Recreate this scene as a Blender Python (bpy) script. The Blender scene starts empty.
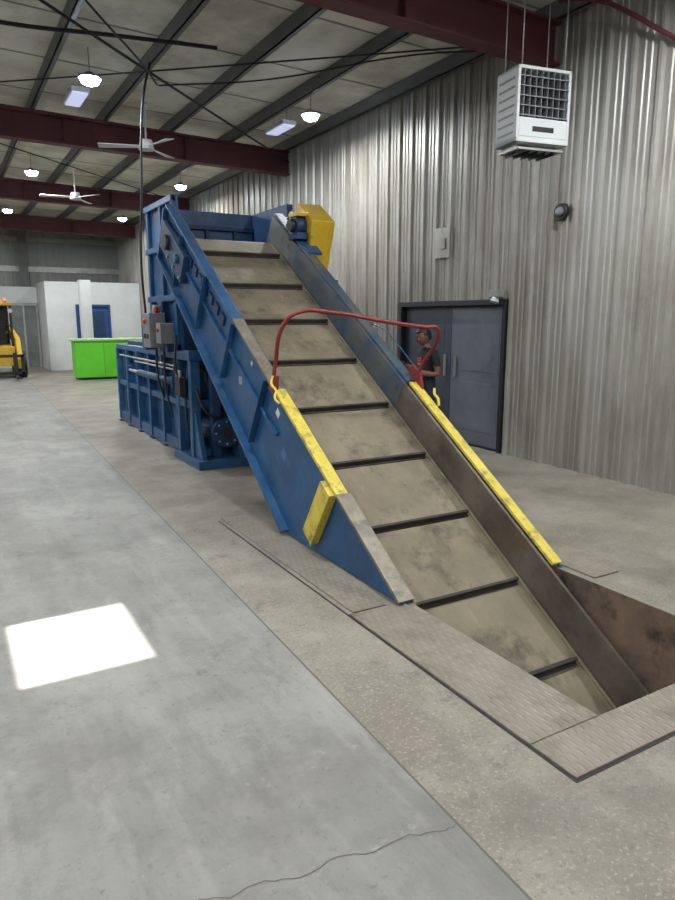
import bpy, bmesh, math, random
from mathutils import Vector, Matrix
random.seed(4)
C = bpy.context.scene.collection
sc = bpy.context.scene
try:
    sc.view_settings.view_transform = 'Standard'
except Exception: pass

# ---------------------------------------------------------------- materials
def srgb(c):
    return tuple([((x/255)/12.92 if x/255 <= .04045 else ((x/255+.055)/1.055)**2.4) for x in c])+(1,)
MATS = {}
def mat(name, c1, c2=None, scale=4, rough=.6, metal=0., bump=0., bscale=None, detail=6, lo=.35, hi=.65, emit=0, stretch=None, c3=None, s3=1.0, lo3=.55, hi3=.7, spec=None):
    if name in MATS: return MATS[name]
    m = bpy.data.materials.new(name); m.use_nodes = True
    nt = m.node_tree; N = nt.nodes; L = nt.links
    b = N['Principled BSDF']
    b.inputs['Roughness'].default_value = rough
    b.inputs['Metallic'].default_value = metal
    if spec is not None: b.inputs['Specular IOR Level'].default_value = spec
    b.inputs['Base Color'].default_value = srgb(c1)
    tc = N.new('ShaderNodeTexCoord'); mp = N.new('ShaderNodeMapping')
    L.new(tc.outputs['Object'], mp.inputs['Vector'])
    if stretch: mp.inputs['Scale'].default_value = stretch
    if c2 is not None:
        n = N.new('ShaderNodeTexNoise'); n.inputs['Scale'].default_value = scale; n.inputs['Detail'].default_value = detail
        n.inputs['Roughness'].default_value = .65
        L.new(mp.outputs[0], n.inputs['Vector'])
        r = N.new('ShaderNodeValToRGB'); r.color_ramp.elements[0].position = lo; r.color_ramp.elements[1].position = hi
        r.color_ramp.elements[0].color = srgb(c1); r.color_ramp.elements[1].color = srgb(c2)
        L.new(n.outputs['Fac'], r.inputs[0]); out = r.outputs[0]
        if c3 is not None:
            n3 = N.new('ShaderNodeTexNoise'); n3.inputs['Scale'].default_value = s3; n3.inputs['Detail'].default_value = 8
            n3.inputs['Roughness'].default_value = .7
            L.new(mp.outputs[0], n3.inputs['Vector'])
            r3 = N.new('ShaderNodeValToRGB'); r3.color_ramp.elements[0].position = lo3; r3.color_ramp.elements[1].position = hi3
            L.new(n3.outputs['Fac'], r3.inputs[0])
            mx = N.new('ShaderNodeMixRGB'); L.new(r3.outputs[0], mx.inputs[0]); L.new(out, mx.inputs[1]); mx.inputs[2].default_value = srgb(c3)
            out = mx.outputs[0]
        L.new(out, b.inputs['Base Color'])
    if bump:
        n2 = N.new('ShaderNodeTexNoise'); n2.inputs['Scale'].default_value = bscale or scale*6; n2.inputs['Detail'].default_value = 5
        L.new(mp.outputs[0], n2.inputs['Vector'])
        bp = N.new('ShaderNodeBump'); bp.inputs['Strength'].default_value = bump; bp.inputs['Distance'].default_value = .01
        L.new(n2.outputs['Fac'], bp.inputs['Height']); L.new(bp.outputs[0], b.inputs['Normal'])
    if emit:
        b.inputs['Emission Color'].default_value = srgb(c1); b.inputs['Emission Strength'].default_value = emit
    MATS[name] = m
    return m

def overlay(m, col, scale, lo, hi, amt=1.0, stretch=(1,1,1), off=(0,0,0)):
    """extra dirt layer on an existing material"""
    nt = m.node_tree; N = nt.nodes; L = nt.links; b = N['Principled BSDF']
    old = b.inputs['Base Color'].links[0].from_socket
    tc = N.new('ShaderNodeTexCoord'); mp = N.new('ShaderNodeMapping'); mp.inputs['Scale'].default_value = stretch; mp.inputs['Location'].default_value = off
    L.new(tc.outputs['Object'], mp.inputs[0])
    n = N.new('ShaderNodeTexNoise'); n.inputs['Scale'].default_value = scale; n.inputs['Detail'].default_value = 9; n.inputs['Roughness'].default_value = .72
    L.new(mp.outputs[0], n.inputs['Vector'])
    r = N.new('ShaderNodeMapRange'); r.inputs[1].default_value = lo; r.inputs[2].default_value = hi; r.inputs[4].default_value = amt
    L.new(n.outputs['Fac'], r.inputs[0])
    mx = N.new('ShaderNodeMixRGB'); L.new(r.outputs[0], mx.inputs[0]); L.new(old, mx.inputs[1]); mx.inputs[2].default_value = srgb(col)
    L.new(mx.outputs[0], b.inputs['Base Color'])

M_blue = mat('blue_paint', (24,66,104), (38,88,132), 3, .42, 0, .05, 30, c3=(84,92,94), s3=6, lo3=.54, hi3=.76)
overlay(M_blue,(40,50,58),2.2,.56,.70,.6,off=(3,1,4))
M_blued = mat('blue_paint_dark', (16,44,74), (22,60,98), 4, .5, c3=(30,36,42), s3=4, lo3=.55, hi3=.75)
M_skirt = mat('skirt_blue_worn', (58,78,98), (104,106,100), 3, .5, .2, .1, 20, c3=(74,64,56), s3=6, lo3=.52, hi3=.72)
M_skirtlow = mat('skirt_bare_steel', (112,104,94), (80,72,63), 3, .5, .2, .15, 20, c3=(98,76,58), s3=5, lo3=.55, hi3=.7)
M_yel = mat('yellow_paint', (196,176,60), (216,196,84), 6, .5, c3=(124,108,76), s3=11, lo3=.52, hi3=.68)
M_yeld = mat('yellow_guard', (188,152,26), (206,170,40), 4, .5, c3=(120,96,40), s3=6, lo3=.6, hi3=.75)
M_lip = mat('worn_steel_lip', (138,130,112), (110,104,94), 8, .5, .3, c3=(86,84,80), s3=12)
M_red = mat('red_pipe', (112,34,36), (134,46,44), 8, .5)
M_belt = mat('dusty_belt', (134,124,102), (110,101,83), 2.2, .7, 0, .2, 60, c3=(82,74,62), s3=3.2, lo3=.52, hi3=.68)
overlay(M_belt,(58,52,46),7,.62,.70,.7,(1.6,.6,.6)); overlay(M_belt,(156,148,126),5,.60,.70,.5,(3,.5,.5),(5,2,1))
M_cleat = mat('belt_cleat', (42,38,36), (64,56,48), 8, .7)
M_rust = mat('rusty_steel', (96,82,72), (124,102,84), 4, .7, .1, .3, 20, c3=(52,44,40), s3=3, lo3=.50, hi3=.64)
M_dark = mat('dark_steel', (34,34,36), (48,46,46), 6, .5, .2)
M_black = mat('black_rubber', (18,18,18), rough=.6)
M_grey = mat('grey_enclosure', (130,132,132), (112,114,116), 5, .5)
M_white = mat('white_paint', (204,206,204), (192,194,194), 1.5, .7)
M_green = mat('green_laminate', (96,200,44), (104,210,50), 2, .4)
M_greent = mat('green_top', (176,212,150), rough=.4)
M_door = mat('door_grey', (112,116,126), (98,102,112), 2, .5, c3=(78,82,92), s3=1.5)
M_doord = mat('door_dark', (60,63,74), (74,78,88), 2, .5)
M_frame = mat('door_frame_steel', (30,31,34), rough=.5)
M_redbeam = mat('oxide_red_beam', (80,34,40), (96,46,50), 2, .6)
M_purlin = mat('purlin_grey', (100,101,98), (88,88,86), 3, .5, .1)
M_blued2 = mat('blue_door', (30,66,120), rough=.5)
M_glass = mat('grey_glass', (104,108,108), (128,132,132), 2, .2)
M_galv = mat('galvanised', (172,172,166), (150,150,146), 5, .4, .4)
M_lamp = mat('lamp_lens', (214,232,255), emit=70)
M_strip = mat('strip_lens', (200,206,240), emit=.7)
M_wire = mat('black_cable', (28,26,26), rough=.6)
M_decal = mat('decal_white', (204,200,196), rough=.5)
M_decalg = mat('decal_green', (80,170,110), rough=.5)
M_decalr = mat('decal_red', (180,50,44), rough=.5)
M_ins = mat('roof_insulation', (220,217,202), (200,196,182), 1.2, .7, 0, .7, 2.0, c3=(164,157,140), s3=.6, lo3=.48, hi3=.70)

M_wall = mat('corrugated_wall_paint', (170,168,160), (152,149,140), 1.2, .42, .25, .05, 10, stretch=(1,1,.15), c3=(122,114,102), s3=1.3, lo3=.46, hi3=.72)
overlay(M_wall,(112,103,90),.55,.46,.62,.55,(1,1,.5),(2,0,1)); 
M_wallfar = mat('far_wall_panel', (152,154,148), (136,138,132), 2.5, .5, .1, stretch=(1,1,.15))

def checker(name, c1, c2, c3):
    m = mat(name, c1, c2, 3, .5, .15, c3=c3, s3=4, lo3=.5, hi3=.75)
    nt = m.node_tree; N = nt.nodes; L = nt.links
    b = N['Principled BSDF']
    tc = N.new('ShaderNodeTexCoord'); outs=[]
    for rot in (45,-45):
        mp = N.new('ShaderNodeMapping'); mp.vector_type='POINT'; mp.inputs['Rotation'].default_value = (0,0,math.radians(rot)); mp.inputs['Scale'].default_value=(1,.36,1)
        L.new(tc.outputs['Object'], mp.inputs['Vector'])
        v = N.new('ShaderNodeTexVoronoi'); v.voronoi_dimensions='2D'; v.inputs['Scale'].default_value = 32; v.inputs['Randomness'].default_value = 0
        L.new(mp.outputs[0], v.inputs['Vector']); 
        lt = N.new('ShaderNodeMapRange'); lt.inputs[1].default_value=.20; lt.inputs[2].default_value=.34; lt.inputs[3].default_value=1; lt.inputs[4].default_value=0
        L.new(v.outputs['Distance'], lt.inputs[0]); outs.append(lt.outputs[0])
    mx = N.new('ShaderNodeMath'); mx.operation='MAXIMUM'; L.new(outs[0],mx.inputs[0]); L.new(outs[1],mx.inputs[1])
    bp = N.new('ShaderNodeBump'); bp.inputs['Strength'].default_value = .7; bp.inputs['Distance'].default_value = .005
    L.new(mx.outputs[0], bp.inputs['Height']); L.new(bp.outputs[0], b.inputs['Normal'])
    old = b.inputs['Base Color'].links[0].from_socket
    mc = N.new('ShaderNodeMixRGB'); mc.blend_type='MULTIPLY'
    inv = N.new('ShaderNodeMath'); inv.operation='MULTIPLY_ADD'; inv.inputs[1].default_value=-.22; inv.inputs[2].default_value=.28; L.new(mx.outputs[0],inv.inputs[0])
    L.new(inv.outputs[0], mc.inputs[0]); L.new(old, mc.inputs[1]); mc.inputs[2].default_value=(.45,.42,.38,1)
    L.new(mc.outputs[0], b.inputs['Base Color'])
    return m
M_check = checker('checker_plate', (152,144,131), (134,126,114), (108,94,80))
overlay(M_check,(92,78,64),3,.56,.68,.6,off=(4,4,0))

def concrete():
    m = bpy.data.materials.new('concrete_floor'); m.use_nodes = True
    nt = m.node_tree; N = nt.nodes; L = nt.links; b = N['Principled BSDF']
    tc = N.new('ShaderNodeTexCoord')
    def noise(s, d=8, r=.65, vec=None):
        n = N.new('ShaderNodeTexNoise'); n.inputs['Scale'].default_value = s; n.inputs['Detail'].default_value = d; n.inputs['Roughness'].default_value = r
        L.new(vec or tc.outputs['Object'], n.inputs['Vector']); return n.outputs['Fac']
    def ramp(f, p0, c0, p1, c1):
        r = N.new('ShaderNodeValToRGB'); e = r.color_ramp.elements
        e[0].position = p0; e[1].position = p1; e[0].color = c0; e[1].color = c1
        L.new(f, r.inputs[0]); return r.outputs[0]
    def mix(f, a, c, mode='MIX', fac=None):
        x = N.new('ShaderNodeMixRGB'); x.blend_type = mode
        if f is None: x.inputs[0].default_value = fac
        else: L.new(f, x.inputs[0])
        for i, q in ((1,a),(2,c)):
            if isinstance(q, tuple): x.inputs[i].default_value = q
            else: L.new(q, x.inputs[i])
        return x.outputs[0]
    def moff(vec, off, scl):
        mp = N.new('ShaderNodeMapping'); mp.inputs['Scale'].default_value = scl; mp.inputs['Location'].default_value = off
        L.new(tc.outputs['Object'], mp.inputs[0]); return mp.outputs[0]
    g = lambda v: (v,v,v,1)
    sm = ramp(noise(.9), .38, srgb((124,122,116)), .64, srgb((142,140,133)))
    sm = mix(ramp(noise(1.3,6,.6,moff(0,(0,0,0),(5,.5,1))), .5, g(0), .72, g(.55)), sm, srgb((156,153,146)))
    sm = mix(ramp(noise(1.6,8,.75,moff(0,(7,3,0),(2.5,.7,1))), .50, g(0), .64, g(.55)), sm, srgb((106,104,98)))
    sm = mix(ramp(noise(3.4,9,.75), .50, g(0), .62, g(.5)), sm, srgb((110,108,103)))
    rg = ramp(noise(1.6,9,.7), .38, srgb((120,113,102)), .62, srgb((146,140,128)))
    sp = ramp(noise(60,3,.6), .55, g(0), .66, g(.6))
    rg = mix(sp, rg, srgb((166,160,149)))
    rg = mix(ramp(noise(42,3,.6), .56, g(0), .68, g(.5)), rg, srgb((98,92,83)))
    sx = N.new('ShaderNodeSeparateXYZ'); L.new(tc.outputs['Object'], sx.inputs[0])
    sk = N.new('ShaderNodeMath'); sk.operation='MULTIPLY_ADD'; sk.inputs[1].default_value=-.032; L.new(sx.outputs[1],sk.inputs[0]); L.new(sx.outputs[0],sk.inputs[2])
    gt = N.new('ShaderNodeMath'); gt.operation = 'GREATER_THAN'; gt.inputs[1].default_value = 1.32; L.new(sk.outputs[0], gt.inputs[0])
    col = mix(gt.outputs[0], sm, rg)
    col = mix(ramp(noise(.55,7,.7), .50, g(0), .66, g(.6)), col, srgb((94,89,81)))
    col = mix(ramp(noise(26,4,.7), .58, g(0), .72, g(.7)), col, srgb((98,94,88)))
    col = mix(ramp(noise(6,8,.8), .60, g(0), .68, g(.45)), col, srgb((168,165,157)))
    col = mix(ramp(noise(2.2,10,.8,moff(0,(3,9,0),(1,1,1))), .58, g(0), .66, g(.6)), col, srgb((78,74,68)))
    def line(sock, pos, w):
        a = N.new('ShaderNodeMath'); a.operation='SUBTRACT'; a.inputs[1].default_value = pos; L.new(sock, a.inputs[0])
        c = N.new('ShaderNodeMath'); c.operation='ABSOLUTE'; L.new(a.outputs[0], c.inputs[0])
        d = N.new('ShaderNodeMath'); d.operation='LESS_THAN'; d.inputs[1].default_value = w; L.new(c.outputs[0], d.inputs[0])
        return d.outputs[0]
    col = mix(line(sk.outputs[0],1.32,.005), col, srgb((90,86,79)))
    for yy in (12.3, 18.3):
        col = mix(line(sx.outputs[1],yy,.006), col, srgb((102,98,92)))
    L.new(col, b.inputs['Base Color'])
    L.new(ramp(noise(1.2,6,.7), .35, g(.42), .7, g(.62)), b.inputs['Roughness'])
    b.inputs['Specular IOR Level'].default_value = .35
    bp = N.new('ShaderNodeBump'); bp.inputs['Strength'].default_value = .35; bp.inputs['Distance'].default_value = .004
    L.new(noise(45,5,.7), bp.inputs['Height']); L.new(bp.outputs[0], b.inputs['Normal'])
    return m
M_floor = concrete()

# ---------------------------------------------------------------- builders
def empty(name, loc=(0,0,0)):
    e = bpy.data.objects.new(name, None); C.objects.link(e); e.location = loc; e.empty_display_size = .2
    return e

class MB:
    def __init__(s): s.bm = bmesh.new(); s.mats = []
    def mi(s, m):
        if m not in s.mats: s.mats.append(m)
        return s.mats.index(m)
    def face(s, pts, m):
        vs = [s.bm.verts.new(p) for p in pts]
        f = s.bm.faces.new(vs); f.material_index = s.mi(m); return f
    def hexa(s, p, m):
        v = [s.bm.verts.new(q) for q in p]; k = s.mi(m)
        for idx in ((3,2,1,0),(4,5,6,7),(0,1,5,4),(1,2,6,5),(2,3,7,6),(3,0,4,7)):
            f = s.bm.faces.new([v[i] for i in idx]); f.material_index = k
    def box(s, x0,x1,y0,y1,z0,z1, m):
        s.hexa([(x0,y0,z0),(x1,y0,z0),(x1,y1,z0),(x0,y1,z0),(x0,y0,z1),(x1,y0,z1),(x1,y1,z1),(x0,y1,z1)], m)
    def prismx(s, poly, x0, x1, m):
        k = s.mi(m); a = [s.bm.verts.new((x0,y,z)) for y,z in poly]; b = [s.bm.verts.new((x1,y,z)) for y,z in poly]
        n = len(poly)
        fs = [s.bm.faces.new(a[::-1]), s.bm.faces.new(b)]
        for i in range(n): fs.append(s.bm.faces.new([a[i],a[(i+1)%n],b[(i+1)%n],b[i]]))
        for f in fs: f.material_index = k
    def cyl(s, p0, p1, r0, m, r1=None, seg=20):
        p0 = Vector(p0); p1 = Vector(p1); r1 = r0 if r1 is None else r1
        d = (p1-p0).normalized(); u = d.orthogonal().normalized(); w = d.cross(u); k = s.mi(m)
        A = []; B = []
        for i in range(seg):
            t = 2*math.pi*i/seg; o = u*math.cos(t)+w*math.sin(t)
            A.append(s.bm.verts.new(p0+o*r0)); B.append(s.bm.verts.new(p1+o*r1))
        for i in range(seg):
            j = (i+1)%seg; f = s.bm.faces.new([A[i],A[j],B[j],B[i]]); f.material_index = k; f.smooth = True
        f = s.bm.faces.new(A[::-1]); f.material_index = k
        f = s.bm.faces.new(B); f.material_index = k
    def obj(s, name, parent=None, bevel=0):
        bmesh.ops.recalc_face_normals(s.bm, faces=s.bm.faces)
        me = bpy.data.meshes.new(name); s.bm.to_mesh(me); s.bm.free()
        for m in s.mats: me.materials.append(m)
        o = bpy.data.objects.new(name, me); C.objects.link(o)
        if parent: o.parent = parent
        if bevel:
            md = o.modifiers.new('bevel','BEVEL'); md.width = bevel; md.segments = 2; md.limit_method = 'ANGLE'
        return o

def tube(name, pts, r, m, parent=None, smooth=True):
    cu = bpy.data.curves.new(name, 'CURVE'); cu.dimensions = '3D'; cu.bevel_depth = r; cu.bevel_resolution = 4; cu.use_fill_caps = True
    sp = cu.splines.new('BEZIER' if smooth else 'POLY')
    if smooth:
        sp.bezier_points.add(len(pts)-1)
        for q, p in zip(sp.bezier_points, pts): q.co = p; q.handle_left_type = q.handle_right_type = 'AUTO'
    else:
        sp.points.add(len(pts)-1)
        for q, p in zip(sp.points, pts): q.co = (*p,1)
    cu.materials.append(m)
    o = bpy.data.objects.new(name, cu); C.objects.link(o)
    if parent: o.parent = parent
    return o

# ---------------------------------------------------------------- room shell
XW = 6.06; XL = -7.0; Y0 = -5.0; Y1 = 27.0
PX0, PX1, PY0, PY1, PD = 2.30, 3.54, 1.73, 5.0, -1.75
def ceilz(x): return 4.98 + .025*(XW-x)

mb = MB()
xs = [XL, PX0, PX1, XW+.25]; ys = [Y0, PY0, PY1, Y1+.1]
for i in range(3):
    for j in range(3):
        if i == 1 and j == 1: continue
        mb.face([(xs[i],ys[j],0),(xs[i+1],ys[j],0),(xs[i+1],ys[j+1],0),(xs[i],ys[j+1],0)], M_floor)
bmesh.ops.remove_doubles(mb.bm, verts=mb.bm.verts, dist=1e-5)
mb.obj('floor')

mb = MB()
mb.face([(PX0,PY0,PD),(PX1,PY0,PD),(PX1,PY1,PD),(PX0,PY1,PD)], M_rust)
mb.face([(PX0,PY0,0),(PX1,PY0,0),(PX1,PY0,PD),(PX0,PY0,PD)], M_rust)
mb.face([(PX0,PY1,0),(PX1,PY1,0),(PX1,PY1,PD),(PX0,PY1,PD)], M_rust)
mb.face([(PX0,PY0,0),(PX0,PY1,0),(PX0,PY1,PD),(PX0,PY0,PD)], M_rust)
mb.face([(PX1,PY0,0),(PX1,PY1,0),(PX1,PY1,PD),(PX1,PY0,PD)], M_rust)
mb.obj('conveyor_pit')

mb = MB()
def polyline_strip(pts, w, m):
    for i in range(len(pts)-1):
        a, b = pts[i], pts[i+1]
        mb.face([(a[0],a[1]-w,.0012),(b[0],b[1]-w,.0012),(b[0],b[1]+w,.0012),(a[0],a[1]+w,.0012)], m)
MC = mat('crack_dark',(84,79,72))
base = [(.50,1.70),(.586,1.66),(.70,1.655),(.80,1.62),(.94,1.625),(1.05,1.59),(1.2,1.585),(1.30,1.55),(1.36,1.55)]
pts=[]
for i in range(len(base)-1):
    for t in (0,.25,.5,.75):
        a,b=base[i],base[i+1]; pts.append((a[0]+(b[0]-a[0])*t, a[1]+(b[1]-a[1])*t+random.uniform(-.008,.008)))
pts.append(base[-1])
polyline_strip(pts,.002,MC)
mb.obj('floor_crack')
mb = MB(); p=[(-.26,2.62),(-.235,2.58),(-.24,2.54),(-.215,2.52)]
polyline_strip(p,.004,M_wire); mb.obj('floor_debris')

def corr(mb, axis, fixed, a0, a1, z0, z1, m, side=-1, pitch=.3, d=.036):
    prof = []
    a = math.floor(a0/pitch)*pitch
    base = [(0,0),(.045,0),(.055,.3),(.075,.3),(.085,0),(.12,0),(.13,.3),(.15,.3),(.16,0),(.205,0),(.222,1),(.258,1),(.275,0),(.3,0)]
    P = []
    while a < a1:
        for u, h in base[:-1]:
            P.append((a+u*pitch/.3, h*d))
        a += pitch
    Q = [(a0, 0)]+[p for p in P if a0 < p[0] < a1]+[(a1,0)]
    k = mb.mi(m); lo = []; hi = []
    for u, h in Q:
        if axis == 'y': lo.append(mb.bm.verts.new((fixed+side*h,u,z0))); hi.append(mb.bm.verts.new((fixed+side*h,u,z1)))
        else: lo.append(mb.bm.verts.new((u,fixed+side*h,z0))); hi.append(mb.bm.verts.new((u,fixed+side*h,z1)))
    for i in range(len(Q)-1):
        f = mb.bm.faces.new([lo[i],lo[i+1],hi[i+1],hi[i]]); f.material_index = k

DY0, DY1, DZ = 6.36, 8.50, 1.86
mb = MB()
corr(mb,'y',XW,Y0,DY0,0,5.05,M_wall); corr(mb,'y',XW,DY1,Y1,0,5.05,M_wall); corr(mb,'y',XW,DY0,DY1,DZ,5.05,M_wall)
mb.box(XW+.14,XW+.2,Y0,Y1,0,5.2,M_wall)
mb.obj('wall_right')
mb = MB(); corr(mb,'x',Y1,XL,XW,0,5.4,M_wallfar,-1,.3); mb.box(XL,XW+.2,Y1+.03,Y1+.08,0,5.5,M_wallfar)
mb.box(XL,XW-.04,Y1-.1,Y1-.04,3.3,3.5,M_galv); mb.box(XL,XW-.04,Y1-.1,Y1-.04,4.35,4.5,M_galv)
mb.obj('wall_far')
mb = MB(); corr(mb,'y',XL,Y0,Y1,0,5.4,M_wall,1); mb.box(XL-.1,XL-.03,Y0,Y1,0,5.5,M_wall); mb.obj('wall_left')
mb = MB(); corr(mb,'x',Y0,XL,XW,0,5.4,M_wall,1); mb.box(XL,XW+.2,Y0-.1,Y0-.03,0,5.5,M_wall); mb.obj('wall_back')

# door
dd = empty('door_1')
mb = MB()
mb.box(XW-.045,XW+.1,DY0-.06,DY0+.0,0,DZ+.07,M_frame); mb.box(XW-.045,XW+.1,DY1,DY1+.06,0,DZ+.07,M_frame)
mb.box(XW-.045,XW+.1,DY0,DY1,DZ,DZ+.07,M_frame); mb.obj('frame',dd,.004)
mid = (DY0+DY1)/2
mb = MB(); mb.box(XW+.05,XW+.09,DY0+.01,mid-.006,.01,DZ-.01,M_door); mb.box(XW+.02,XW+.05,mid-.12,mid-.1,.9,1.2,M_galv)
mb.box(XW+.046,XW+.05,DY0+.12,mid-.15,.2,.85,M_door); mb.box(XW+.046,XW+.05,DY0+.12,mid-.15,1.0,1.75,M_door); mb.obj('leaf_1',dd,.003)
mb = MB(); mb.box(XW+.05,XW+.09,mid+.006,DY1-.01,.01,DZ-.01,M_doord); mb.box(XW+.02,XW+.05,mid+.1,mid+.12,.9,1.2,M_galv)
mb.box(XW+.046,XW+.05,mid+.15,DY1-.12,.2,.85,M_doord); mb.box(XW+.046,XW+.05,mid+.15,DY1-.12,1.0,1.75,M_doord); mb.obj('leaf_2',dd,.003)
mb = MB(); mb.box(XW+.0,XW+.05,DY0,DY1,0,.02,M_frame); mb.obj('threshold',dd)
mb = MB(); mb.box(XW-.14,XW-.035,DY0-.02,DY0+.15,DZ+.09,DZ+.18,M_galv); mb.cyl((XW-.1,DY0+.06,DZ+.09),(XW-.12,DY0+.06,DZ+.03),.04,M_white,.055); mb.obj('emergency_light',None,.004)

# ceiling with skylight opening
SX0,SX1,SY0,SY1 = -.43,.20,4.5,5.25
mb = MB()
cx = [XL-.2, SX0, SX1, XW+.3]; cy = [Y0-.2, SY0, SY1, Y1+.2]
for i in range(3):
    for j in range(3):
        if i == 1 and j == 1: continue
        mb.face([(cx[i],cy[j],ceilz(cx[i])),(cx[i+1],cy[j],ceilz(cx[i+1])),(cx[i+1],cy[j+1],ceilz(cx[i+1])),(cx[i],cy[j+1],ceilz(cx[i]))], M_ins)
bmesh.ops.remove_doubles(mb.bm, verts=mb.bm.verts, dist=1e-5)
ce = mb.obj('ceiling')

mb = MB()
x = XW-.12
while x > XL:
    z = ceilz(x)
    mb.box(x-.008,x+.008,Y0,Y1,z-.19,z-.005,M_purlin)
    mb.box(x-.008,x+.06,Y0,Y1,z-.19,z-.178,M_purlin)
    x -= 1.1
mb.obj('roof_purlin')
mb = MB()
y = Y0+.4
while y < Y1:
    mb.hexa([(XL,y,ceilz(XL)-.008),(XW,y,ceilz(XW)-.008),(XW,y+.03,ceilz(XW)-.008),(XL,y+.03,ceilz(XL)-.008),
             (XL,y,ceilz(XL)-.001),(XW,y,ceilz(XW)-.001),(XW,y+.03,ceilz(XW)-.001),(XL,y+.03,ceilz(XL)-.001)], mat('seam_tape',(140,138,128)))
    y += 1.5
mb.obj('ceiling_seam_tape')
for i, y in enumerate((-.6, 5.75, 12.3, 18.3, 24.2)):
    mb = MB()
    def zt(x): return ceilz(x)-.195
    for (w, za, zb) in ((.10, 0, .02), (.006, .02, .40), (.10, .40, .42)):
        mb.hexa([(XL+.05,y-w,zt(XL)-zb-.1),(XW-.04,y-w,zt(XW)-zb),(XW-.04,y+w,zt(XW)-zb),(XL+.05,y+w,zt(XL)-zb-.1),
                 (XL+.05,y-w,zt(XL)-za-(.1 if za else 0)),(XW-.04,y-w,zt(XW)-za),(XW-.04,y+w,zt(XW)-za),(XL+.05,y+w,zt(XL)-za-(.1 if za else 0))], M_redbeam)
    for xx in range(-6,6,2):
        mb.box(xx-.005,xx+.005,y-.09,y+.09,zt(xx)-.40,zt(xx)-.02,M_redbeam)
    mb.obj('roof_beam')

tube('brace_rod', [(-.7,5.85,4.72),(2.6,9.1,4.68),(6.0,12.25,4.6)], .016, M_wire)
tube('brace_rod', [(5.95,5.9,4.66),(2.7,9.0,4.72),(-.7,12.2,4.8)], .010, M_wire)
tube('brace_rod', [(-.7,12.4,4.78),(6.0,18.2,4.62)], .010, M_wire)
tube('overhead_cable', [(-3,8.4,4.8),(.8,8.3,4.66),(2.0,8.15,4.70),(3.05,8.05,4.74)], .022, M_wire)
tube('overhead_cable', [(.6,6.0,4.70),(1.6,7.3,4.52),(2.2,8.2,4.50),(2.72,9.38,4.66)], .012, M_wire)
tube('overhead_cable', [(5.9,6.4,4.72),(5.0,6.9,4.66),(3.8,8.4,4.62),(2.75,9.4,4.66)], .010, M_wire)
tube('power_drop_cable', [(2.62,9.3,4.88),(2.54,9.3,4.6),(2.47,9.27,4.2),(2.42,9.25,3.4),(2.36,9.24,2.4),(2.38,9.2,1.6)], .016, M_wire)
tube('heater_gas_pipe', [(5.70,5.4,4.82),(5.78,5.1,4.75),(6.0,4.29,4.19),(6.0,3.6,3.7)], .022, M_redbeam)

# ---------------------------------------------------------------- lights
POW = 100
def highbay(x, y, z=4.62):
    e = empty('high_bay_light', (x,y,z))
    mb = MB(); mb.cyl((0,0,.0),(0,0,.025),.145,M_grey,.135); mb.cyl((0,0,.025),(0,0,.07),.07,M_grey,.05); mb.cyl((0,0,.07),(0,0,.36),.007,M_galv,seg=8)
    mb.obj('housing',e)
    mb = MB(); mb.cyl((0,0,-.055),(0,0,-.001),.10,M_lamp,.125,28); mb.cyl((0,0,-.075),(0,0,-.055),.05,M_lamp,.10,28); mb.obj('lens',e)
    l = bpy.data.lights.new('lamp','AREA'); l.shape='DISK'; l.size=.22; l.energy=POW; l.color=(.96,.985,1.0)
    o = bpy.data.objects.new('lamp',l); C.objects.link(o); o.parent=e; o.location=(0,0,-.09)
for x in (-4.3,-1.2,1.9,5.0):
    for y in (-2.8,3.15,9.45,15.75,21.5):
        highbay(x,y)
for x in (1.95,5.1):
    e = empty('strip_light', (x,10.7,4.72))
    mb = MB(); mb.box(-.12,.12,-.35,.35,0,.06,M_white); mb.obj('housing',e,.005)
    mb = MB(); mb.box(-.10,.10,-.33,.33,-.02,0,M_strip); mb.obj('diffuser',e)
    mb = MB(); mb.cyl((0,-.25,.06),(0,-.25,.27),.005,M_galv,seg=8); mb.cyl((0,.25,.06),(0,.25,.27),.005,M_galv,seg=8); mb.obj('hanger',e)

sun = bpy.data.lights.new('sun','SUN'); sun.energy = 20; sun.angle = .0093; sun.color=(1,.985,.95)
so = bpy.data.objects.new('sun',sun); C.objects.link(so)
tgt = Vector((.475,3.61,0)); src = Vector(((SX0+SX1)/2,(SY0+SY1)/2,5.14))
so.rotation_euler = (tgt-src).to_track_quat('-Z','Y').to_euler(); so.location = (0,5,12)
w = bpy.data.worlds.new('world'); sc.world = w; w.use_nodes = True
w.node_tree.nodes['Background'].inputs[0].default_value = (.6,.75,1,1); w.node_tree.nodes['Background'].inputs[1].default_value = .8

# ---------------------------------------------------------------- ceiling fans
def fan(x, y, z, rot):
    e = empty('ceiling_fan', (x,y,z)); e.rotation_euler = (0,0,rot)
    mb = MB(); mb.cyl((0,0,-.06),(0,0,.08),.12,M_white,.09,24); mb.cyl((0,0,.08),(0,0,ceilz(x)-z-.17),.014,M_white,seg=10); mb.cyl((0,0,ceilz(x)-z-.26),(0,0,ceilz(x)-z-.17),.05,M_white,.03)
    mb.obj('motor',e)
    for k in range(3):
        a = k*2*math.pi/3; mb = MB()
        c, s = math.cos(a), math.sin(a)
        def R(px,py,pz): return (px*c-py*s, px*s+py*c, pz)
        mb.hexa([R(.08,-.03,-.03),R(.7,-.075,-.045),R(.7,.075,-.02),R(.08,.03,-.01),R(.08,-.03,-.02),R(.7,-.075,-.035),R(.7,.075,-.01),R(.08,.03,0)], M_white)
        mb.obj('blade_%d'%(k+1),e)
fan(2.98,11.0,4.28,.75); fan(2.76,16,4.25,1.0); fan(-1.2,11.0,4.25,.6)

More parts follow.
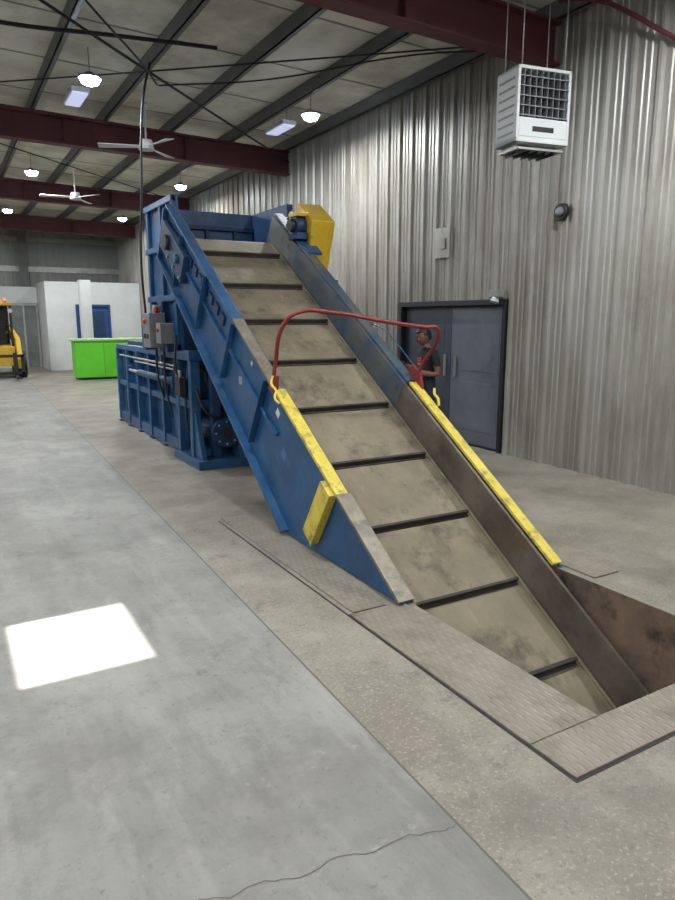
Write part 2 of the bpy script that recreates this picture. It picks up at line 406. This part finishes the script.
# ---------------------------------------------------------------- unit heater
h = empty('unit_heater', (5.2,5.2,3.68)); h.rotation_euler = (0,0,math.radians(-10))
mb = MB()
W,D,H = .30,.18,.335
mb.box(-W,W,-D,D,H-.03,H,M_white); mb.box(-W,W,-D,D,-H,-H+.05,M_white)
mb.box(-W,-W+.03,-D,D,-H,H,M_white); mb.box(W-.03,W,-D,D,-H,H,M_white); mb.box(-W,W,D-.02,D,-H,H,M_white)
mb.box(-W+.03,W-.03,-D,-D+.02,-H+.05,-H+.22,M_white)
mb.obj('cabinet',h,.006)
mb = MB(); mb.box(-W+.03,W-.03,-D+.10,-D+.12,-H+.2,H-.03,M_dark); mb.box(-.12,.12,-D-.004,-D,-H+.10,-H+.145,M_dark); mb.obj('core',h)
mb = MB()
for i in range(5):
    z = -H+.245+i*.085
    mb.hexa([(-W+.03,-D-.01,z-.014),(W-.03,-D-.01,z-.014),(W-.03,-D+.07,z+.005),(-W+.03,-D+.07,z+.005),(-W+.03,-D-.01,z-.006),(W-.03,-D-.01,z-.006),(W-.03,-D+.07,z+.013),(-W+.03,-D+.07,z+.013)],M_grey)
for i in range(8):
    x = -W+.07+i*.066; mb.box(x-.003,x+.003,-D-.002,-D+.08,-H+.22,H-.03,M_grey)
mb.obj('louvre',h)
mb = MB()
for i in range(7):
    z=-H+.08+i*.08; mb.box(-W-.004,-W,-D+.05,D-.05,z,z+.018,M_grey)
mb.obj('side_slots',h)
mb = MB()
for sx in (-1,1):
    for sy in (-1,1): mb.cyl((sx*.24,sy*.14,H),(sx*.24,sy*.14,H+.8),.006,M_galv,seg=8)
mb.box(-.26,.26,-.16,.16,-H-.06,-H-.04,M_galv); mb.box(-.24,-.22,-.1,.1,-H-.04,-H,M_galv); mb.box(.22,.24,-.1,.1,-H-.04,-H,M_galv)
for k in range(5): mb.box(-.2+k*.09,-.19+k*.09,-.14,.14,-H-.09,-H-.06,M_dark)
mb.obj('hanger_rods',h)
mb = MB(); mb.cyl((XW-.08,5.5,2.84),(XW-.036,5.5,2.84),.085,M_dark,.095); mb.cyl((XW-.12,5.5,2.85),(XW-.08,5.5,2.84),.03,M_grey,.06); mb.obj('wall_siren')
mb = MB(); mb.box(XW-.055,XW-.037,7.40,7.70,2.5,2.90,M_wall); mb.box(XW-.075,XW-.055,7.48,7.58,2.62,2.76,M_wall); mb.cyl((XW-.049,7.54,2.90),(XW-.049,7.54,4.7),.011,M_wall,seg=8); mb.obj('wall_junction_box',None,.003)

# ---------------------------------------------------------------- conveyor
TH = math.radians(33); cT, sT = math.cos(TH), math.sin(TH); OY = 3.05
def S(s_, n): return (OY+s_*cT-n*sT, s_*sT+n*cT)
cv = empty('inclined_belt_conveyor')
def sbox(mb, x0,x1,s0,s1,n0,n1,m):
    mb.prismx([S(s0,n0),S(s1,n0),S(s1,n1),S(s0,n1)], x0,x1,m)
TOP = 5.3
def sideplate(x0,x1,name):
    mb = MB()
    b1 = S(TOP,-.62); zc = .01
    mb.prismx([(OY+.02,zc), S(TOP,0), b1, (4.66,zc)], x0, x1, M_blue); return mb.obj(name, cv)
sideplate(2.235,2.255,'side_plate_1'); sideplate(3.555,3.575,'side_plate_2')
mb = MB()
sbox(mb,2.20,2.30,3.1,TOP,-.012,.012,M_blue)
sbox(mb,2.205,2.30,.95,2.1,-.012,.014,M_yel)
sbox(mb,2.20,2.30,2.1,3.1,-.012,.012,M_lip)
sbox(mb,2.205,2.32,.05,.95,-.012,.012,M_lip)
sbox(mb,3.485,3.58,2.1,TOP,-.012,.012,M_skirt)
sbox(mb,3.50,3.585,.05,2.1,-.012,.014,M_yel)
mb.obj('top_lips',cv,.003)
mb = MB()
p1 = (4.66,.03); p2 = S(TOP,-.62)
dy, dz = p2[0]-p1[0], p2[1]-p1[1]; l = math.hypot(dy,dz); ny, nz = -dz/l*.03, dy/l*.03
for (xa,xb) in ((2.17,2.24),(3.57,3.64)):
    mb.prismx([p1,p2,(p2[0]+ny,p2[1]+nz),(p1[0]+ny,p1[1]+nz)], xa, xb, M_blue)
for s_ in (2.25,3.05,3.85,4.65,5.26):
    sbox(mb,2.175,2.24,s_,s_+.012 if s_<5 else s_+.03,-.60 if s_>3 else -.68,-.02,M_blue)
    sbox(mb,3.57,3.64,s_,s_+.02,-.60,-.02,M_blue)
sbox(mb,2.205,2.24,1.9,TOP,-.30,-.28,M_blue)
mb.obj('stiffeners',cv)
mb = MB()
for k in range(10):
    sbox(mb,2.215,2.24,3.3+k*.17,3.40+k*.17,-.20,-.11,M_blued)
mb.obj('bolt_plates',cv)
mb = MB(); sbox(mb,2.17,2.24,.97,1.12,-.53,-.02,M_yel)
mb.obj('yellow_strut',cv,.004)
mb = MB(); sbox(mb,2.16,2.235,4.4,5.2,-.42,-.12,M_blued); mb.cyl((2.12,*S(4.95,-.25)),(2.16,*S(4.95,-.25)),.08,M_dark); mb.cyl((2.13,*S(4.6,-.25)),(2.16,*S(4.6,-.25)),.05,M_blue)
for k in range(4): mb.cyl((2.145,*S(4.45+k*.22,-.38)),(2.16,*S(4.45+k*.22,-.38)),.018,M_galv,seg=8)
mb.obj('head_bearing',cv,.004)
mb = MB()
for xa,xb in ((2.31,2.325),(3.46,3.485)):
    sbox(mb,xa,xb,-1.5,2.1,-.5,-.013,M_skirtlow); sbox(mb,xa,xb,2.1,TOP,-.35,-.013,M_skirt)
mb.obj('skirts',cv)
mb = MB()
sbox(mb,2.33,3.455,-1.5,5.12,-.30,-.285,M_belt)
sbox(mb,2.33,3.455,-1.5,5.12,-.52,-.505,M_belt)
mb.cyl((2.33,*S(5.12,-.402)),(3.455,*S(5.12,-.402)),.115,M_belt,seg=28)
mb.cyl((2.33,*S(-1.5,-.402)),(3.455,*S(-1.5,-.402)),.115,M_belt,seg=28)
mb.obj('belt',cv)
mb = MB()
k = -2
while True:
    yy = 3.33 + k*.556
    s_ = (yy-OY - .285*sT)/cT
    if s_ > 5.0: break
    if s_ > -1.4:
        sbox(mb,2.35,3.40,s_-.010,s_+.010,-.286,-.238,M_cleat)
        sbox(mb,2.35,3.40,s_-.028,s_+.028,-.286,-.276,M_cleat)
    k += 1
mb.obj('cleats',cv)
mb = MB(); sbox(mb,3.425,3.45,-1.4,5.1,-.286,-.274,M_belt); sbox(mb,2.335,2.36,-1.4,5.1,-.286,-.274,M_belt); mb.obj('edge_seal',cv)
mb = MB()
gy0, gz0 = S(4.62,.0)
mb.hexa([(3.62,gy0-.02,gz0-.30),(3.86,gy0-.02,gz0-.30),(3.86,gy0+.30,gz0-.12),(3.62,gy0+.30,gz0-.12),
         (3.56,gy0-.20,gz0+.22),(3.86,gy0-.20,gz0+.22),(3.86,gy0+.14,gz0+.44),(3.56,gy0+.14,gz0+.44)], M_yeld)
mb.obj('drive_guard',cv,.015)
mb = MB(); mb.cyl((3.45,gy0+.02,gz0+.18),(3.62,gy0+.02,gz0+.18),.10,M_blued); mb.cyl((3.40,gy0+.02,gz0+.18),(3.46,gy0+.02,gz0+.18),.07,M_dark)
mb.box(3.44,3.60,gy0-.08,gy0+.12,gz0+.27,gz0+.31,M_yeld)
mb.box(3.44,3.62,gy0-.08,gy0+.12,gz0+.03,gz0+.10,M_blued); 
sbox(mb,3.50,3.67,4.35,5.0,.0,.03,M_blue)
mb.obj('drive_motor',cv,.004)
mb = MB(); sbox(mb,2.33,3.46,2.2,4.9,-.60,-.59,M_blued); mb.obj('underpan',cv)
mb = MB()
for x in (2.66,3.40):
    mb.box(x-.05,x+.05,7.40,7.50,.0,2.0,M_blued)
mb.obj('support_legs',cv,.004)
tube('safety_hoop',[(2.215,4.86,1.12),(2.215,4.80,1.35),(2.23,4.66,1.66),(2.30,4.60,1.735),(2.6,4.60,1.74),(3.1,4.58,1.67),(3.46,4.56,1.625),(3.60,4.56,1.61),(3.63,4.60,1.52),(3.60,4.74,1.32),(3.575,4.84,1.14)],.016,M_red,cv)
mb = MB(); mb.prismx([(4.70,1.06),(4.92,1.22),(4.86,1.30),(4.74,1.22)],3.565,3.59,M_red); mb.prismx([(4.80,1.10),(4.90,1.16),(4.84,1.26),(4.77,1.26)],2.195,2.235,M_red); mb.obj('hoop_brackets',cv,.004)
tube('rope_hook',[(2.19,4.80,1.26),(2.17,4.78,1.20),(2.18,4.72,1.15),(2.16,4.70,1.10),(2.175,4.66,1.06)],.010,M_yel,cv)
tube('rope_hook_far',[(3.60,4.58,1.11),(3.59,4.56,1.06),(3.60,4.53,1.03),(3.59,4.50,.97)],.012,M_yel,cv)
tube('pull_cable',[(3.57,*S(3.0,.02)),(3.57,*S(2.75,.11)),(3.59,*S(2.6,.1)),(3.60,4.9,1.3)],.006,M_blue,cv)
mb = MB()
def decal(s_, n, sz, m, rot=0):
    pts=[]
    for i in range(4):
        a = rot+math.pi/4+i*math.pi/2
        y,z = S(s_+sz*math.cos(a), n+sz*math.sin(a)); pts.append((2.2335,y,z))
    mb.face(pts,m)
decal(2.0,-.15,.045,M_decal,math.pi/4-TH); decal(2.75,-.40,.05,mat('decal_faded',(150,160,170)),-TH); decal(3.15,-.40,.035,M_decalr); decal(1.05,-.64,.025,M_decalg)
decal(1.75,-.36,.06,mat('decal_blue',(70,110,150))); decal(2.62,-.12,.025,M_decal)
mb.obj('warning_labels',cv)

def plate(name,x0,x1,y0,y1,t=.012,m=M_check):
    mb = MB(); mb.box(x0,x1,y0,y1,.0005,t,m); return mb.obj(name,None,.002)
plate('checker_plate',1.90,2.305,1.735,3.14)
plate('checker_plate',1.90,4.3,1.50,1.73)
plate('checker_plate',1.93,2.16,3.16,5.35,.01)
plate('checker_plate',3.60,3.84,2.82,3.16)
mb = MB(); mb.box(1.887,1.899,1.487,5.3,.0003,.003,M_dark); mb.box(1.899,4.3,1.487,1.499,.0003,.003,M_dark); mb.box(1.9,2.2,3.141,3.159,.0003,.003,M_dark); mb.obj('plate_frame')

# ---------------------------------------------------------------- baler
ba = empty('baler')
mb = MB()
mb.box(2.58,3.85,8.2,11.6,.18,1.22,M_blue)
mb.obj('chamber',ba,.006)
mb = MB()
mb.box(2.50,3.93,8.2,11.7,1.20,1.28,M_blue); mb.box(2.50,3.93,8.2,11.7,.02,.18,M_blue)
y = 8.3
while y < 11.7:
    mb.box(2.48,2.58,y,y+.07,.05,1.22,M_blue); mb.box(2.47,2.60,y-.03,y+.10,0,.02,M_blued); y += .66
mb.box(2.5,2.56,8.2,11.7,.62,.70,M_blue)
mb.obj('chamber_ribs',ba,.005)
mb = MB()
HX0,HX1,HY0,HY1,HZ = 2.47,3.92,8.0,9.15,3.10
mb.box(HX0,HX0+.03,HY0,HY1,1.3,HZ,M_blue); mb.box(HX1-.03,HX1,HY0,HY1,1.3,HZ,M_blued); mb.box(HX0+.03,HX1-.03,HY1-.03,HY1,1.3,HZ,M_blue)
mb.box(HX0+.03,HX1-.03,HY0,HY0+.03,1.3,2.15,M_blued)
mb.obj('hopper',ba,.004)
mb = MB()
for z in (1.32,1.9,2.5,3.02):
    mb.box(HX0-.06,HX0,HY0,HY1+.05,z,z+.07,M_blue); mb.box(HX0,HX1,HY1,HY1+.05,z,z+.07,M_blue)
    mb.box(HX1,HX1+.05,HY0,HY1+.05,z,z+.08,M_blued)
for y in (8.0,8.5,9.08): mb.box(HX0-.045,HX0-.001,y,y+.08,1.3,HZ-.02,M_blue)
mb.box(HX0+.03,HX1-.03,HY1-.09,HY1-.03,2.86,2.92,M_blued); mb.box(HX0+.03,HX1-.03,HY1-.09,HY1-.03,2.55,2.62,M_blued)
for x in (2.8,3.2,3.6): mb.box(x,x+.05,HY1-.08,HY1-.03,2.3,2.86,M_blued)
mb.obj('hopper_frame',ba,.004)
mb = MB()
for x in (2.42,2.95,3.55):
    mb.box(x,x+.11,7.55,7.66,.10,1.22,M_blue); mb.box(x,x+.11,8.05,8.16,.10,1.22,M_blue)
mb.box(2.40,3.72,7.53,7.67,1.22,1.33,M_blue); mb.box(2.40,2.52,7.67,8.2,1.22,1.32,M_blue); mb.box(3.6,3.72,7.67,8.2,1.22,1.32,M_blue)
mb.box(2.53,3.72,7.56,7.65,.66,.76,M_blue); mb.box(2.43,2.51,7.66,8.05,.66,.76,M_blue)
mb.box(2.38,3.72,7.48,8.2,.0,.10,M_blue)
mb.box(2.53,3.7,7.7,8.05,.76,.82,M_blued)
mb.box(2.60,3.6,8.165,8.19,.1,1.2,M_blued)
mb.hexa([(2.44,7.30,.10),(2.50,7.30,.10),(2.50,7.55,.10),(2.44,7.55,.10),(2.44,7.52,.62),(2.50,7.52,.62),(2.50,7.55,.62),(2.44,7.55,.62)],M_blue)
mb.hexa([(2.9,7.30,.10),(2.96,7.30,.10),(2.96,7.55,.10),(2.9,7.55,.10),(2.9,7.52,.62),(2.96,7.52,.62),(2.96,7.55,.62),(2.9,7.55,.62)],M_blue)
mb.box(2.38,3.3,7.25,7.48,0,.10,M_blue)
mb.obj('front_frame',ba,.005)
mb = MB()
mb.cyl((2.74,7.36,.40),(2.74,8.1,.40),.15,M_blued); mb.cyl((2.74,7.30,.40),(2.74,7.36,.40),.17,M_blued); mb.cyl((2.74,7.28,.40),(2.74,7.30,.40),.06,M_dark); mb.cyl((3.25,7.4,.35),(3.25,8.1,.35),.12,M_dark)
for k in range(8):
    a = k*math.pi/4; mb.cyl((2.74+.13*math.cos(a),7.285,.40+.13*math.sin(a)),(2.74+.13*math.cos(a),7.30,.40+.13*math.sin(a)),.014,M_galv,seg=6)
mb.box(2.58,2.88,7.74,8.0,.82,1.08,M_blued); mb.cyl((2.56,7.86,.96),(2.53,7.86,.96),.08,M_dark); mb.cyl((2.7,7.86,1.08),(2.7,7.86,1.16),.05,M_dark)
# valve block, side cylinder and hydraulic lines on the near left flank
mb.box(2.34,2.42,7.72,7.92,.80,1.02,M_dark); mb.cyl((2.36,7.76,1.02),(2.36,7.76,1.10),.022,M_galv,seg=10); mb.cyl((2.36,7.86,1.02),(2.36,7.86,1.10),.022,M_galv,seg=10)
mb.cyl((2.42,8.20,.93),(2.42,9.9,.93),.045,M_blued); mb.cyl((2.42,9.9,.93),(2.42,10.5,.93),.022,M_galv); mb.box(2.38,2.47,8.16,8.22,.86,1.0,M_blue); mb.box(2.38,2.47,10.48,10.56,.86,1.0,M_blue)
mb.cyl((2.46,8.2,1.12),(2.46,11.3,1.12),.014,M_galv,seg=8); mb.cyl((2.46,8.2,1.07),(2.46,10.3,1.07),.014,M_galv,seg=8)
mb.obj('hydraulics',ba,.004)
for k,(a,b) in enumerate((((2.5,7.9,1.1),(2.38,7.6,.4)),((2.6,7.7,1.15),(2.9,7.5,.55)),((2.40,8.0,1.5),(2.38,7.8,.9)),((2.40,8.5,1.4),(2.38,8.2,.5)),((2.36,8.7,1.4),(2.40,8.6,.7)),((2.36,7.76,1.1),(2.44,8.2,1.2)),((2.46,7.5,.9),(2.7,7.35,.55)))):
    m_ = tuple((p+q)/2 for p,q in zip(a,b)); m_ = (m_[0]-.05,m_[1]-.06,m_[2]-.08)
    tube('hose_%d'%(k+1),[a,m_,b],.014,M_wire,ba)
mb = MB(); mb.box(2.20,2.40,8.40,8.72,1.34,1.76,M_grey); mb.cyl((2.19,8.55,1.66),(2.16,8.55,1.66),.03,M_decalr); mb.cyl((2.3,8.45,1.76),(2.3,8.45,1.83),.03,M_decalr)
mb.box(2.185,2.2,8.45,8.51,1.45,1.51,M_dark); mb.box(2.185,2.2,8.58,8.64,1.45,1.51,M_dark); mb.box(2.38,2.41,8.45,8.65,1.3,1.9,M_blued); mb.box(2.25,2.38,8.80,8.98,1.30,1.62,M_blued); mb.box(2.3,2.40,8.5,8.6,1.76,1.86,M_galv)
mb.box(2.24,2.40,8.06,8.26,1.40,1.64,M_grey); mb.cyl((2.22,8.16,1.56),(2.24,8.16,1.56),.025,M_decalr,seg=12)
mb.box(2.32,2.41,8.1,8.2,1.30,1.40,M_blued)
mb.obj('control_box',ba,.006)
mb = MB(); mb.box(2.62,3.8,9.4,11.4,1.28,1.34,M_blued); mb.cyl((3.3,9.6,1.5),(3.3,10.5,1.5),.15,M_blued)
mb.obj('power_unit',ba,.006)

# ---------------------------------------------------------------- office / far end
mb = MB()
mb.box(3.0,3.12,24.0,26.85,0,2.8,M_white)
mb.box(3.12,3.9,24.0,24.12,0,2.8,M_white); mb.box(5.0,XW-.04,24.0,24.12,0,2.8,M_white); mb.box(3.9,5.0,24.0,24.12,2.14,2.8,M_white)
mb.box(3.0,XW-.04,24.0,26.85,2.8,2.86,M_white)
mb.obj('wall_office')
d2 = empty('door_2'); mb = MB(); mb.box(3.9,3.97,23.97,24.1,0,2.14,M_blued2); mb.box(4.93,5.0,23.97,24.1,0,2.14,M_blued2); mb.box(3.97,4.93,23.97,24.1,2.07,2.14,M_blued2); mb.obj('frame',d2)
mb = MB(); mb.box(3.97,4.93,24.03,24.08,.01,2.07,M_blued2); mb.box(4.2,4.8,24.015,24.03,1.1,1.9,M_blued); mb.obj('leaf',d2); mb = MB(); mb.box(4.85,4.9,23.97,24.03,1.0,1.06,M_galv); mb.obj('handle',d2)
mb = MB(); mb.box(3.80,4.12,22.4,22.72,.1,2.85,M_white); mb.box(3.77,4.15,22.37,22.75,0,.1,M_white); mb.obj('column')
mb = MB()
mb.box(XL+.1,2.05,26.0,26.12,0,2.75,M_white); mb.box(2.05,2.99,26.0,26.12,2.2,2.75,M_white); mb.box(XL+.1,2.99,26.12,26.8,2.7,2.75,M_white)
mb.obj('wall_partition')
d3 = empty('door_3'); mb = MB(); mb.box(2.06,2.12,25.98,26.1,0,2.19,M_galv); mb.box(2.92,2.98,25.98,26.1,0,2.19,M_galv); mb.box(2.12,2.92,25.98,26.1,2.12,2.19,M_galv); mb.box(2.49,2.55,25.98,26.1,0,2.12,M_galv); mb.obj('frame',d3)
mb = MB(); mb.box(2.12,2.92,26.03,26.06,.01,2.12,M_glass); mb.obj('pane',d3)
mb = MB(); mb.box(2.6,2.8,26.6,26.8,2.76,5.0,M_purlin); mb.box(2.55,2.85,26.59,26.6,2.8,5,M_purlin); mb.obj('steel_column')
rc = empty('reception_counter')
mb = MB(); mb.box(3.15,5.3,19.9,20.55,.06,1.08,M_green); mb.box(3.2,5.3,19.95,20.5,0,.06,M_dark); mb.obj('cabinet',rc,.01)
mb = MB(); mb.box(3.08,5.35,19.82,20.62,1.08,1.13,M_greent); mb.obj('top',rc,.008)
mb = MB()
for x in (3.9,4.6): mb.box(x,x+.012,19.892,19.9,.08,1.06,mat('green_dark',(70,170,26)))
mb.obj('panel_joints',rc)

# ---------------------------------------------------------------- skid steer
sk = empty('skid_steer_loader',(1.36,21.3,0))
mb = MB()
mb.prismx([(.2,.35),(2.3,.35),(2.45,.7),(2.4,1.25),(1.7,1.3),(1.5,.95),(.25,.9)],-.42,.42,M_yeld); mb.obj('body',sk,.02)
mb = MB()
for sx in (-1,1):
    x0,x1 = (.44,.56) if sx>0 else (-.56,-.44)
    mb.prismx([(2.3,1.15),(2.4,1.45),(.1,1.15),(-.25,.55),(-.25,.3),(-.1,.3),(.2,.85)],x0,x1,M_yeld)
mb.obj('lift_arms',sk,.01)
mb = MB()
for x in (-.42,.36):
    mb.box(x,x+.06,.35,.41,.85,2.05,M_dark); mb.box(x,x+.06,1.5,1.56,.95,2.05,M_dark); mb.box(x,x+.06,.35,1.56,1.45,1.49,M_dark)
mb.box(-.44,.44,.3,1.65,2.05,2.13,M_yeld); mb.box(-.36,.36,1.5,1.53,1.3,2.05,M_dark); mb.box(-.3,.3,.9,1.45,.9,1.1,M_black); mb.box(-.3,.3,1.3,1.45,1.1,1.6,M_black)
mb.obj('cab',sk,.01)
mb = MB()
for sx in (-1,1):
    for y in (.55,1.8):
        a,b=(.44,.70) if sx>0 else (-.70,-.44)
        mb.cyl((a,y,.37),(b,y,.37),.37,M_black,seg=28)
        mb.cyl((b if sx>0 else a,y,.37),((b+.01) if sx>0 else a-.01,y,.37),.2,M_yeld,seg=20)
mb.obj('wheels',sk,.02)
mb = MB()
mb.box(-.6,.6,-.36,-.32,.15,.22,M_dark); mb.box(-.6,.6,-.36,-.32,.62,.70,M_dark); 
for x in (-.58,.5): mb.box(x,x+.08,-.36,-.28,.15,.70,M_dark)
for x in (-.4,.3): mb.box(x,x+.1,-1.2,-.3,.08,.13,M_dark); mb.box(x,x+.1,-.4,-.34,.08,.75,M_dark)
mb.obj('pallet_forks',sk,.005)
mb = MB(); mb.cyl((.3,1.0,2.13),(.3,1.0,2.25),.05,mat('beacon',(220,120,20))); mb.cyl((-.36,.33,1.9),(-.36,.28,1.9),.06,M_decal); mb.cyl((.38,.33,1.9),(.38,.28,1.9),.06,M_decal); mb.obj('lamps',sk)

# ---------------------------------------------------------------- person
M_skin = mat('skin',(112,76,60),(122,84,66),8,.5); M_hair = mat('hair_dark',(22,18,16),(36,28,24),30,.5)
M_shirt = mat('black_shirt',(22,23,28),(30,31,36),10,.85); M_jean = mat('dark_trousers',(30,34,48),(38,42,58),14,.85); M_shoe = mat('work_boot',(40,32,26),rough=.6)
pe = empty('person',(5.2,6.80,0)); pe.rotation_euler=(0,0,math.radians(-100))
def skin(verts, edges, rad, sub=2):
    me = bpy.data.meshes.new('sk'); me.from_pydata(verts,edges,[]); o = bpy.data.objects.new('sk',me); C.objects.link(o)
    o.modifiers.new('s','SKIN'); 
    for v,r in zip(me.skin_vertices[0].data, rad):
        v.radius = r if isinstance(r,tuple) else (r,r)
    me.skin_vertices[0].data[0].use_root = True
    sb = o.modifiers.new('b','SUBSURF'); sb.levels = sub; sb.render_levels = sub
    dg = bpy.context.evaluated_depsgraph_get(); dg.update()
    nm = bpy.data.meshes.new_from_object(o.evaluated_get(dg)); bpy.data.objects.remove(o); return nm
V=[(0,.01,.86),(0,.01,1.0),(0,.02,1.15),(0,.02,1.27),(0,.0,1.34),(0,-.02,1.41)]
Rr=[(.15,.11),(.135,.095),(.155,.11),(.13,.09),(.055,.055),(.05,.05)]
E=[(0,1),(1,2),(2,3),(3,4),(4,5)]
for sx in (-1,1):
    b=len(V)
    V+= [(sx*.09,.01,.79),(sx*.10,-.005,.46),(sx*.105,.03,.10),(sx*.11,-.03,.055),(sx*.12,-.14,.04)]
    Rr+=[.085,.06,.042,(.045,.045),(.04,.032)]
    E+=[(0,b),(b,b+1),(b+1,b+2),(b+2,b+3),(b+3,b+4)]
    c=len(V)
    V+= [(sx*.165,.02,1.275),(sx*.215,.04,1.15),(sx*.225,.05,1.02),(sx*.18,-.09,1.03),(sx*.12,-.20,1.08),(sx*.10,-.25,1.10)]
    Rr+=[.058,.048,.040,.036,.025,(.036,.018)]
    E+=[(3,c),(c,c+1),(c+1,c+2),(c+2,c+3),(c+3,c+4),(c+4,c+5)]
bm_ = skin(V,E,Rr)
for m in (M_shirt,M_skin,M_jean,M_shoe): bm_.materials.append(m)
for p in bm_.polygons:
    c=p.center; p.use_smooth=True
    if c.z<.10: k=3
    elif c.z<.93 and abs(c.x)<.19 and c.y>-.2: k=2
    elif c.z>1.345: k=1
    elif c.z<1.125 and (abs(c.x)>.16 or c.y<-.10): k=1
    else: k=0
    p.material_index=k
bo = bpy.data.objects.new('body',bm_); C.objects.link(bo); bo.parent=pe
fi = empty('hands'); fi.parent=pe
for sx in (-1,1):
    base=Vector((sx*.10,-.262,1.105))
    for i,(off,ln) in enumerate(((-.027,.055),(-.009,.066),(.009,.062),(.027,.05))):
        p0=base+Vector((off,0,0)); p1=p0+Vector((-sx*.004,-ln*.5,.004)); p2=p1+Vector((-sx*.006,-ln*.3,.022)); p3=p2+Vector((-sx*.004,-.002,.02))
        m=skin([tuple(p0+Vector((0,.03,0))),tuple(p1),tuple(p2),tuple(p3)],[(0,1),(1,2),(2,3)],[.0095,.0088,.008,.007],1)
        m.materials.append(M_skin); o=bpy.data.objects.new('finger',m); C.objects.link(o); o.parent=fi
    t0=base+Vector((-sx*.028,.035,.01))
    m=skin([tuple(t0),tuple(t0+Vector((-sx*.025,-.02,.012))),tuple(t0+Vector((-sx*.03,-.045,.022)))],[(0,1),(1,2)],[.011,.010,.008],1)
    m.materials.append(M_skin); o=bpy.data.objects.new('thumb',m); C.objects.link(o); o.parent=fi
hd = empty('head',(0,-.045,1.475)); hd.parent=pe; hd.rotation_euler=(math.radians(18),0,0)
bm=bmesh.new(); bmesh.ops.create_uvsphere(bm,u_segments=32,v_segments=24,radius=1)
for v in bm.verts:
    x,y,z=v.co
    t=max(0,-z); x*=1-.35*t*t; y=y*(1-.15*t)-.12*t*(1 if y<0 else .2)
    if y>0 and z<0: y*=1-.3*t
    for ex in (-.38,.38):
        d=(x-ex)**2+(z-.0)**2
        if y<0 and d<.06: y+=.10*(1-d/.06)
    d=(x/.16)**2+((z+.22)/.26)**2
    if y<0 and d<1: y-=.24*(1-d)
    d=(x/.3)**2+((z+.58)/.07)**2
    if y<0 and d<1: y-=.05*(1-d)
    v.co=(x*.077,y*.094,z*.112)
for f in bm.faces: f.smooth=True
me=bpy.data.meshes.new('skull'); bm.to_mesh(me); bm.free(); me.materials.append(M_skin); o=bpy.data.objects.new('skull',me); C.objects.link(o); o.parent=hd
bm=bmesh.new(); bmesh.ops.create_uvsphere(bm,u_segments=32,v_segments=24,radius=1)
dl=[v for v in bm.verts if (v.co.y<-.25 and v.co.z<.42) or (v.co.z<-.55) or (v.co.y<.05 and v.co.z<.05)]
bmesh.ops.delete(bm,geom=dl,context='VERTS')
for v in bm.verts:
    v.co=(v.co.x*.085,v.co.y*.104+.004,v.co.z*.120+.004)
for f in bm.faces: f.smooth=True
me=bpy.data.meshes.new('hair'); bm.to_mesh(me); bm.free(); me.materials.append(M_hair); o=bpy.data.objects.new('hair',me); C.objects.link(o); o.parent=hd
so_=o.modifiers.new('s','SOLIDIFY'); so_.thickness=.008
mb=MB()
for sx in (-1,1):
    mb.cyl((sx*.03,-.078,.002),(sx*.03,-.086,.002),.010,M_decal,seg=12); mb.cyl((sx*.03,-.086,.002),(sx*.03,-.088,.002),.005,M_black,seg=10)
    mb.box(sx*.03-.014,sx*.03+.014,-.096,-.084,.018,.023,M_hair)
    mb.cyl((sx*.074,.0,-.01),(sx*.086,.008,-.008),.018,M_skin,.024,seg=12)
mb.box(-.022,.022,-.094,-.088,-.066,-.061,mat('lips',(110,60,54)))
mb.obj('features',hd)
mb=MB(); mb.box(-.05,.05,-.095,-.091,1.17,1.22,M_decalr); mb.box(-.035,.035,-.096,-.092,1.13,1.155,mat('print_orange',(210,110,60))); mb.obj('shirt_print',pe)
mb=MB(); mb.box(-.085,.085,-.335,-.325,1.10,1.18,M_black) ; mb.obj('phone',pe,.004)

# ---------------------------------------------------------------- camera
cam = bpy.data.cameras.new('camera'); co = bpy.data.objects.new('camera',cam); C.objects.link(co)
co.location=(0,0,1.7); co.rotation_euler=(math.radians(90-11.05),0,math.radians(-30))
cam.sensor_fit='VERTICAL'; cam.sensor_height=36; cam.lens=676/900*36; cam.clip_start=.05; cam.clip_end=200
sc.camera=co
